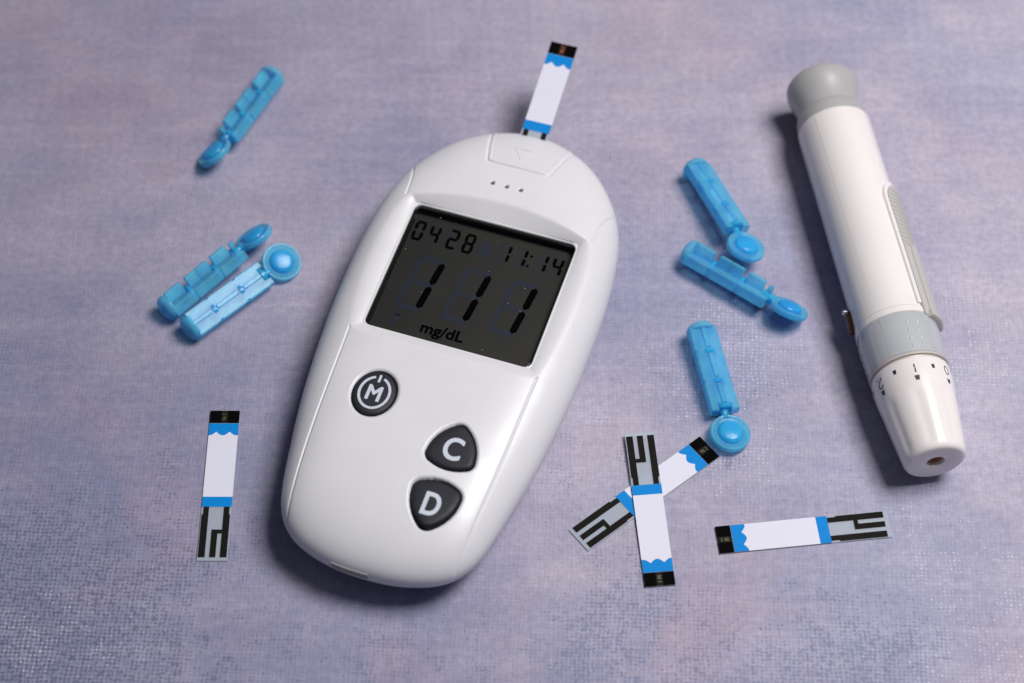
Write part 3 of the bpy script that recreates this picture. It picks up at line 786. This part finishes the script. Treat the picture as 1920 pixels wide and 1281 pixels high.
# ------------------------------------------------------------------ lancets
def lancet_parts(root):
    """local y: round base at 0, centre of the twist-off head at 26.2; axis through the middle"""
    mb = MB(); mb.lathe([(0, 0), (0.05, 0.9), (0.22, 1.7), (0.6, 2.45), (1.1, 2.85), (1.7, 3.0), (2.0, 2.98), (2.1, 2.8), (2.1, 0)], 'y', 40); base = mb.build('base_cap', M['blue'], root)
    # thick half body: flat face at -z, notched edges, stepped end
    nt_ = []
    for y in (7.5, 14.7): nt_ += [(2.95, y-0.25), (2.72, y-0.2), (2.72, y+0.2), (2.95, y+0.25)]
    outl = [(-2.95, 1.6), (2.95, 1.6)]+nt_+[(2.95, 21.6), (1.35, 21.6), (1.35, 20.2), (-1.35, 20.2), (-1.35, 21.6), (-2.95, 21.6)]+[(-x, y) for x, y in reversed(nt_)]
    mb = MB(); mb.prism(outl, -1.95, 0.5, 0.24); mb.build('flat_body', M['blue'], root, sharp=20)
    # low rib along the flat face, broken where the collars sit
    for (y0, y1) in ((1.9, 6.7), (8.2, 13.9), (15.4, 20.0)):
        mb = MB(); mb.box(-0.5, 0.5, y0, y1, -2.3, -1.9, 0.14); mb.build('rib', M['blue'], root, sharp=20)
    # tall tabs on the other face
    for (y0, y1) in ((2.4, 6.7), (8.1, 11.0), (11.12, 14.1), (15.3, 19.3)):
        mb = MB(); mb.box(-0.6, 0.6, y0, y1, 0.45, 3.0, 0.18); mb.build('tab', M['blue'], root, sharp=20)
    mb = MB(); mb.box(-0.5, 0.5, 20.4, 21.4, -1.0, 2.6, 0.1); mb.build('small_tab', M['blue'], root, sharp=20)
    for y in (7.5, 14.7, 20.6):
        mb = MB(); mb.lathe([(y-0.5, 0), (y-0.5, 1.5), (y-0.4, 1.75), (y+0.4, 1.75), (y+0.5, 1.5), (y+0.5, 0)], 'y', 24, c=(0, 0, -0.5)); mb.build('collar', M['blue_head'], root, sharp=20)
    mb = MB(); mb.lathe([(19.6, 0), (19.6, 0.95), (21.4, 1.0), (22.0, 0.8), (22.8, 0.9), (23.2, 0)], 'y', 20); mb.build('neck', M['blue_head'], root)
    # head: flanged disc with a flat-topped dome on each face
    pr = [(-0.55, 0), (-0.55, 3.5), (-0.72, 3.7), (-0.70, 4.0), (-0.45, 4.18), (0, 4.22), (0.45, 4.18), (0.70, 4.0), (0.72, 3.7), (0.55, 3.5), (0.55, 0)]
    mb = MB(); mb.lathe(pr, 'z', 56, (0, 26.2, 0)); hd = mb.build('head_flange', M['blue'], root, sharp=50)
    pr = [(-1.35, 0), (-1.34, 1.7), (-1.22, 2.15), (-0.9, 2.5), (-0.5, 2.7), (0, 2.75), (0.5, 2.7), (0.9, 2.5), (1.22, 2.15), (1.34, 1.7), (1.35, 0)]
    mb = MB(); mb.lathe(pr, 'z', 48, (0, 26.2, 0)); mb.build('head_dome', M['blue_head'], root, sharp=50)
proto = empty('lancet', (0, 0, 0)); lancet_parts(proto)
GL = 'blue lancets scattered round the meter'
def place(o, base, head, roll, label):
    b_ = Vector(base); h = Vector(head); y = (h-b_).normalized()
    x = y.cross(Vector((0, 0, 1))).normalized(); z_ = x.cross(y)
    R = Matrix((x, y, z_)).transposed().to_4x4() @ Matrix.Rotation(math.radians(roll), 4, 'Y')
    o.matrix_world = Matrix.Translation(b_*MM) @ R
    tag(o, label, 'lancet', GL)
lanc = [((-53.4, 70.7, 3.0), (-65.3, 47.2, 3.4), 40, 'blurred blue lancet lying alone at the far left, head pointing down'),
        ((-73.0, 5.2, 3.0), (-55.0, 24.3, 3.6), -38, 'blue lancet tipped on its side, left one of the touching pair beside the meter'),
        ((-67.9, 0.4, 3.0), (-48.5, 19.0, 2.4), 202, 'pale blue lancet lying flat with its round head nearest the meter'),
        ((39.5, 44.4, 3.0), (49.9, 19.2, 5.6), 160, 'blue lancet lying flat whose round head rests on the lancet below it'),
        ((36.7, 21.4, 3.0), (57.8, 5.8, 3.5), -38, 'blue lancet tipped on its side under the head of another, pointing at the pen'),
        ((38.8, 2.2, 3.0), (44.0, -23.4, 1.9), 173, 'blue lancet lying flat above the crossed strips, head beside a black strip tip')]
for k, a in enumerate(lanc):
    place(proto if k == 0 else copy_tree(proto), *a)

# ------------------------------------------------------------------ lancing pen
PA = Vector((68.448, 60.631, 8.6)); PB = Vector((83.3375, -34.1436, 8.6)); pd = (PB-PA).normalized()
py = Vector((0, 0, 1)).cross(pd)
pen = empty('lancing_pen', (0, 0, 0))
pen.matrix_world = Matrix.Translation(PA*MM) @ Matrix((pd, py, Vector((0, 0, 1)))).transposed().to_4x4()
tag(pen, 'white and grey lancing pen lying at the right with a numbered tip and side slider', 'lancing pen')
def pl(name, prof_, mat, n=96, rf=None, sharp=40, parent=pen):
    mb = MB(); mb.lathe(prof_, 'x', n, rf=rf); return mb.build(name, mat, parent, sharp=sharp)
pl('end_cap', [(-2.2, 0), (-2.2, 5.8), (-2.05, 6.7), (-1.6, 7.35), (-0.9, 7.75), (0.0, 7.88), (1.2, 7.82), (2.6, 7.5), (4.4, 7.05), (6.2, 6.85), (7.3, 6.85), (7.5, 7.25), (8.3, 7.55), (10.8, 7.75), (11.2, 7.7), (11.3, 0)], M['pen_grey'], sharp=60)
pl('barrel', [(11.0, 0), (11.0, 7.8), (11.2, 7.95), (11.6, 8.0), (63.4, 8.05), (63.5, 7.9), (63.5, 0)], M['pen_white'])
pl('collar_ring', [(63.58, 0), (63.58, 8.0), (63.68, 8.28), (65.1, 8.38), (65.25, 8.2), (65.25, 0)], M['pen_white'])
gr = pl('grip_band', [(65.2, 0), (65.2, 8.2), (65.5, 8.35), (68, 8.4), (74.6, 8.12), (74.8, 7.9), (74.8, 0)], M['grip_grey'])
pl('beige_ring', [(74.75, 0), (74.75, 8.1), (74.95, 8.2), (75.3, 8.15), (75.4, 7.6), (75.7, 7.5), (75.7, 0)], M['beige_rim'])
def flute(t_, a, r):
    k = min(1, max(0, (t_-81.0)/3.5)); k = k*k*(3-2*k)*min(1, max(0, (95.2-t_)/1.2))
    ph = (math.degrees(a)-104) % 45; ph = min(ph, 45-ph)
    return r-0.19*k*math.exp(-(ph/8.5)**2)
cone_prof = [(75.75, 0), (75.75, 7.7), (75.9, 7.95), (76.2, 8.05)]+[(77+i*0.5, 8.06-0.0*i-1.70*max(0, (i*0.5-1.5)/17.0)**1.15) for i in range(36)]+[(95.1, 6.22), (95.55, 6.02), (95.8, 5.65), (95.9, 5.2), (95.8, 2.2), (95.7, 1.85), (95.4, 1.72), (91.8, 1.70), (91.8, 0)]
tip = pl('depth_tip', cone_prof, M['pen_white'], n=240, rf=flute, sharp=50)
pl('needle_hole', [(95.0, 1.66), (94.9, 1.58), (92.3, 1.5), (92.1, 0)], M['brown_hole'], n=32, parent=tip)
# print on the tip, wrapped round the cone
def cone_r(s): return 8.06-1.70*max(0, (s-77-1.5)/17.0)**1.15
def wrap(name, polys, phi0, mat, parent, rf=cone_r, lift=0.03, h=0.02):
    """polys: (s, b) with b millimetres round the barrel, from phi0"""
    mb = MB()
    for p in polys:
        n = len(p); V = []
        for dl in (lift, lift-h-0.05):
            for s_, b_ in p:
                r = rf(s_); a = math.radians(phi0)+b_/r; V.append((s_, (r+dl)*math.cos(a), (r+dl)*math.sin(a)))
        F = [tuple(range(n)), tuple(reversed(range(n, 2*n)))]+[(q, n+q, n+(q+1) % n, (q+1) % n) for q in range(n)]
        mb.add(V, F)
    return mb.build(name, mat, parent, smooth=False)
def quads_along(pts, wd):
    out = []
    P = [Vector(p) for p in pts]
    for a, b_ in zip(P, P[1:]):
        e = (b_-a).normalized(); nn = Vector((-e.y, e.x))*wd/2; e = e*wd*0.25
        out.append([tuple(a-e-nn), tuple(b_+e-nn), tuple(b_+e+nn), tuple(a-e+nn)])
    return out
def trap(s, L, w0, w1): return [[(s, -w0/2), (s+L, -w1/2), (s+L, w1/2), (s, w0/2)]]
wrap('scale_number', [[(77.6, -0.14), (79.5, -0.14), (79.5, 0.14), (77.6, 0.14)]], 97, M['ink'], tip)
wrap('scale_mark', trap(80.15, 1.05, 1.05, 0.70), 97, M['ink'], tip)
wrap('scale_mark', trap(77.6, 0.95, 0.75, 0.55), 126, M['ink'], tip)
wrap('scale_mark', trap(77.9, 0.95, 0.75, 0.55), 69, M['ink'], tip)
wrap('scale_mark', trap(80.0, 1.05, 1.0, 0.70), 155, M['ink'], tip)
wrap('scale_mark', trap(80.6, 0.95, 1.0, 0.70), 43, M['ink'], tip)
wrap('scale_mark', trap(77.8, 0.95, 0.75, 0.55), 182, M['ink'], tip)
oval = [(78.6+0.95*math.cos(a), 0.62*math.sin(a)) for a in np.linspace(0, 2*math.pi, 25)]
wrap('scale_number', quads_along(oval, 0.20), 43, M['ink'], tip)
two = [(77.4, 0.75), (77.4, -0.72), (78.0, -0.05), (78.45, 0.42), (78.95, 0.62), (79.35, 0.35), (79.5, -0.02), (79.3, -0.45), (78.9, -0.68)]
two = [(77.5, 0.68), (77.5, -0.68), (78.15, 0.05), (78.6, 0.42), (79.05, 0.6), (79.4, 0.38), (79.55, 0.0), (79.42, -0.42), (79.1, -0.62)]
wrap('scale_number', quads_along(two, 0.26), 155, M['ink'], tip)
# grip dimples and a long joint line
for s_, ph in [(67.9, 89), (67.8, 73), (67.7, 57), (69.8, 89), (69.7, 73), (69.9, 57), (71.6, 89), (71.5, 73), (71.8, 57), (73.3, 89), (73.3, 73), (73.6, 57), (68.8, -170), (70.8, -170), (72.6, -170), (69.8, -186), (71.7, -186)]:
    r = 8.4-0.28*max(0, (s_-68)/6.6); mb = MB()
    mb.lathe([(-0.2, 0.34), (0.05, 0.3), (0.12, 0.17), (0.14, 0)], 'z', 12); d_ = mb.build('grip_dimple', M['grip_grey'], gr)
    a = math.radians(ph); d_.location = Vector((s_, (r-0.01)*math.cos(a), (r-0.01)*math.sin(a)))*MM; d_.rotation_euler = (a-math.pi/2, 0, 0)
def strip_on(name, s0_, s1_, phi, wd, rfn, lift, mat, parent, depth=0.3):
    n = 40; mb = MB(); V = []; F = []
    for k in range(n+1):
        s_ = s0_+(s1_-s0_)*k/n; r = rfn(s_); a = math.radians(phi)
        for b_, l_ in ((-wd/2, -depth), (-wd/4, lift), (wd/4, lift), (wd/2, -depth)):
            V.append((s_, (r+l_)*math.cos(a+b_/r), (r+l_)*math.sin(a+b_/r)))
    for k in range(n):
        for q in range(3): F.append((4*k+q, 4*k+q+1, 4*k+5+q, 4*k+4+q))
    mb.add(V, F); return mb.build(name, mat, parent, sharp=30)
strip_on('barrel_ridge', 12, 63.3, 129, 0.4, lambda s: 8.03, 0.012, M['pen_white'], pen)
strip_on('grip_joint', 65.6, 74.6, 124.5, 0.22, lambda s: 8.4-0.28*max(0, (s-68)/6.6), 0.012, M['pen_grey'], gr, 0.1)
# side slider
def pad(name, s0_, s1_, phic, hw, r0, lift, mat, parent, ns=120, nb=20, ridges=0, edge=0.5, round0=True, round1=True, base=-0.8):
    """raised pad wrapped on the barrel with rounded ends"""
    V = []; F = []; L = s1_-s0_
    for k in range(ns+1):
        s_ = s0_+L*k/ns
        e = 1.0
        d0 = s_-s0_; d1 = s1_-s_; wloc = hw
        if round0 and d0 < hw: wloc = hw*math.sqrt(max(0.0, 1-(1-d0/hw)**2))
        if round1 and d1 < hw: wloc = min(wloc, hw*math.sqrt(max(0.0, 1-(1-d1/hw)**2)))
        for q in range(nb+1):
            b_ = wloc*(2*q/nb-1)
            dist = min(wloc-abs(b_), 99 if (round0 and s_ < s0_+hw) else d0+(0 if not round0 else 9), 99 if (round1 and s_ > s1_-hw) else d1+(0 if not round1 else 9))
            if wloc < 1e-6 or q in (0, nb) or (k in (0, ns)): l_ = base
            else:
                x = min(1, dist/edge); l_ = lift*(1-(1-x)**2)**0.5 if x < 1 else lift
                if ridges and s0_+2.0 < s_ < s0_+ridges*1.15+2.0: l_ += 0.22*math.cos(2*math.pi*(s_-s0_-2.0)/1.15)*min(1, dist/0.8)
            a = math.radians(phic)+b_/r0; V.append((s_, (r0+l_)*math.cos(a), (r0+l_)*math.sin(a)))
    m_ = nb+1
    for k in range(ns):
        for q in range(nb): F.append((k*m_+q, k*m_+q+1, (k+1)*m_+q+1, (k+1)*m_+q))
    mb = MB(); mb.add(V, F); return mb.build(name, mat, parent, sharp=50)
pad('slider_housing', 30.5, 63.2, 27, 5.4, 8.0, 0.55, M['pen_white'], pen, edge=0.7, round1=False)
sl = pad('slider', 31.5, 66.0, 27, 4.5, 8.0, 0.85, M['slider_grey'], pen, ns=260, ridges=13, edge=0.7, round1=False)
pad('slider_arm', 47.0, 65.8, 24, 3.4, 8.0, 1.25, M['slider_grey'], sl, edge=0.5, round1=False, base=-0.2)
pad('slider_foot', 64.4, 66.3, 25, 3.8, 8.0, 1.55, M['slider_grey'], sl, ns=30, edge=0.5, round0=False, round1=False, base=0.2)
# amber release button with a steel pin on the shaded side
rb_ = pad('release_button', 57.0, 62.6, 194, 1.9, 8.0, 1.25, M['amber'], pen, ns=40, nb=16, edge=1.2)
mb = MB(); mb.lathe([(-0.2, 0), (-0.2, 0.62), (0.45, 0.62), (0.7, 0.4), (0.75, 0)], 'z', 24); pn = mb.build('steel_pin', M['steel'], rb_)
a = math.radians(184); pn.location = Vector((58.0, 8.85*math.cos(a), 8.85*math.sin(a)))*MM; pn.rotation_euler = (a-math.pi/2, 0, 0)
mb = MB(); mb.lathe([(-0.1, 0), (-0.1, 0.5), (0.05, 0.42), (0.08, 0)], 'z', 16); st = mb.build('speck', M['amber'], tip) if False else None
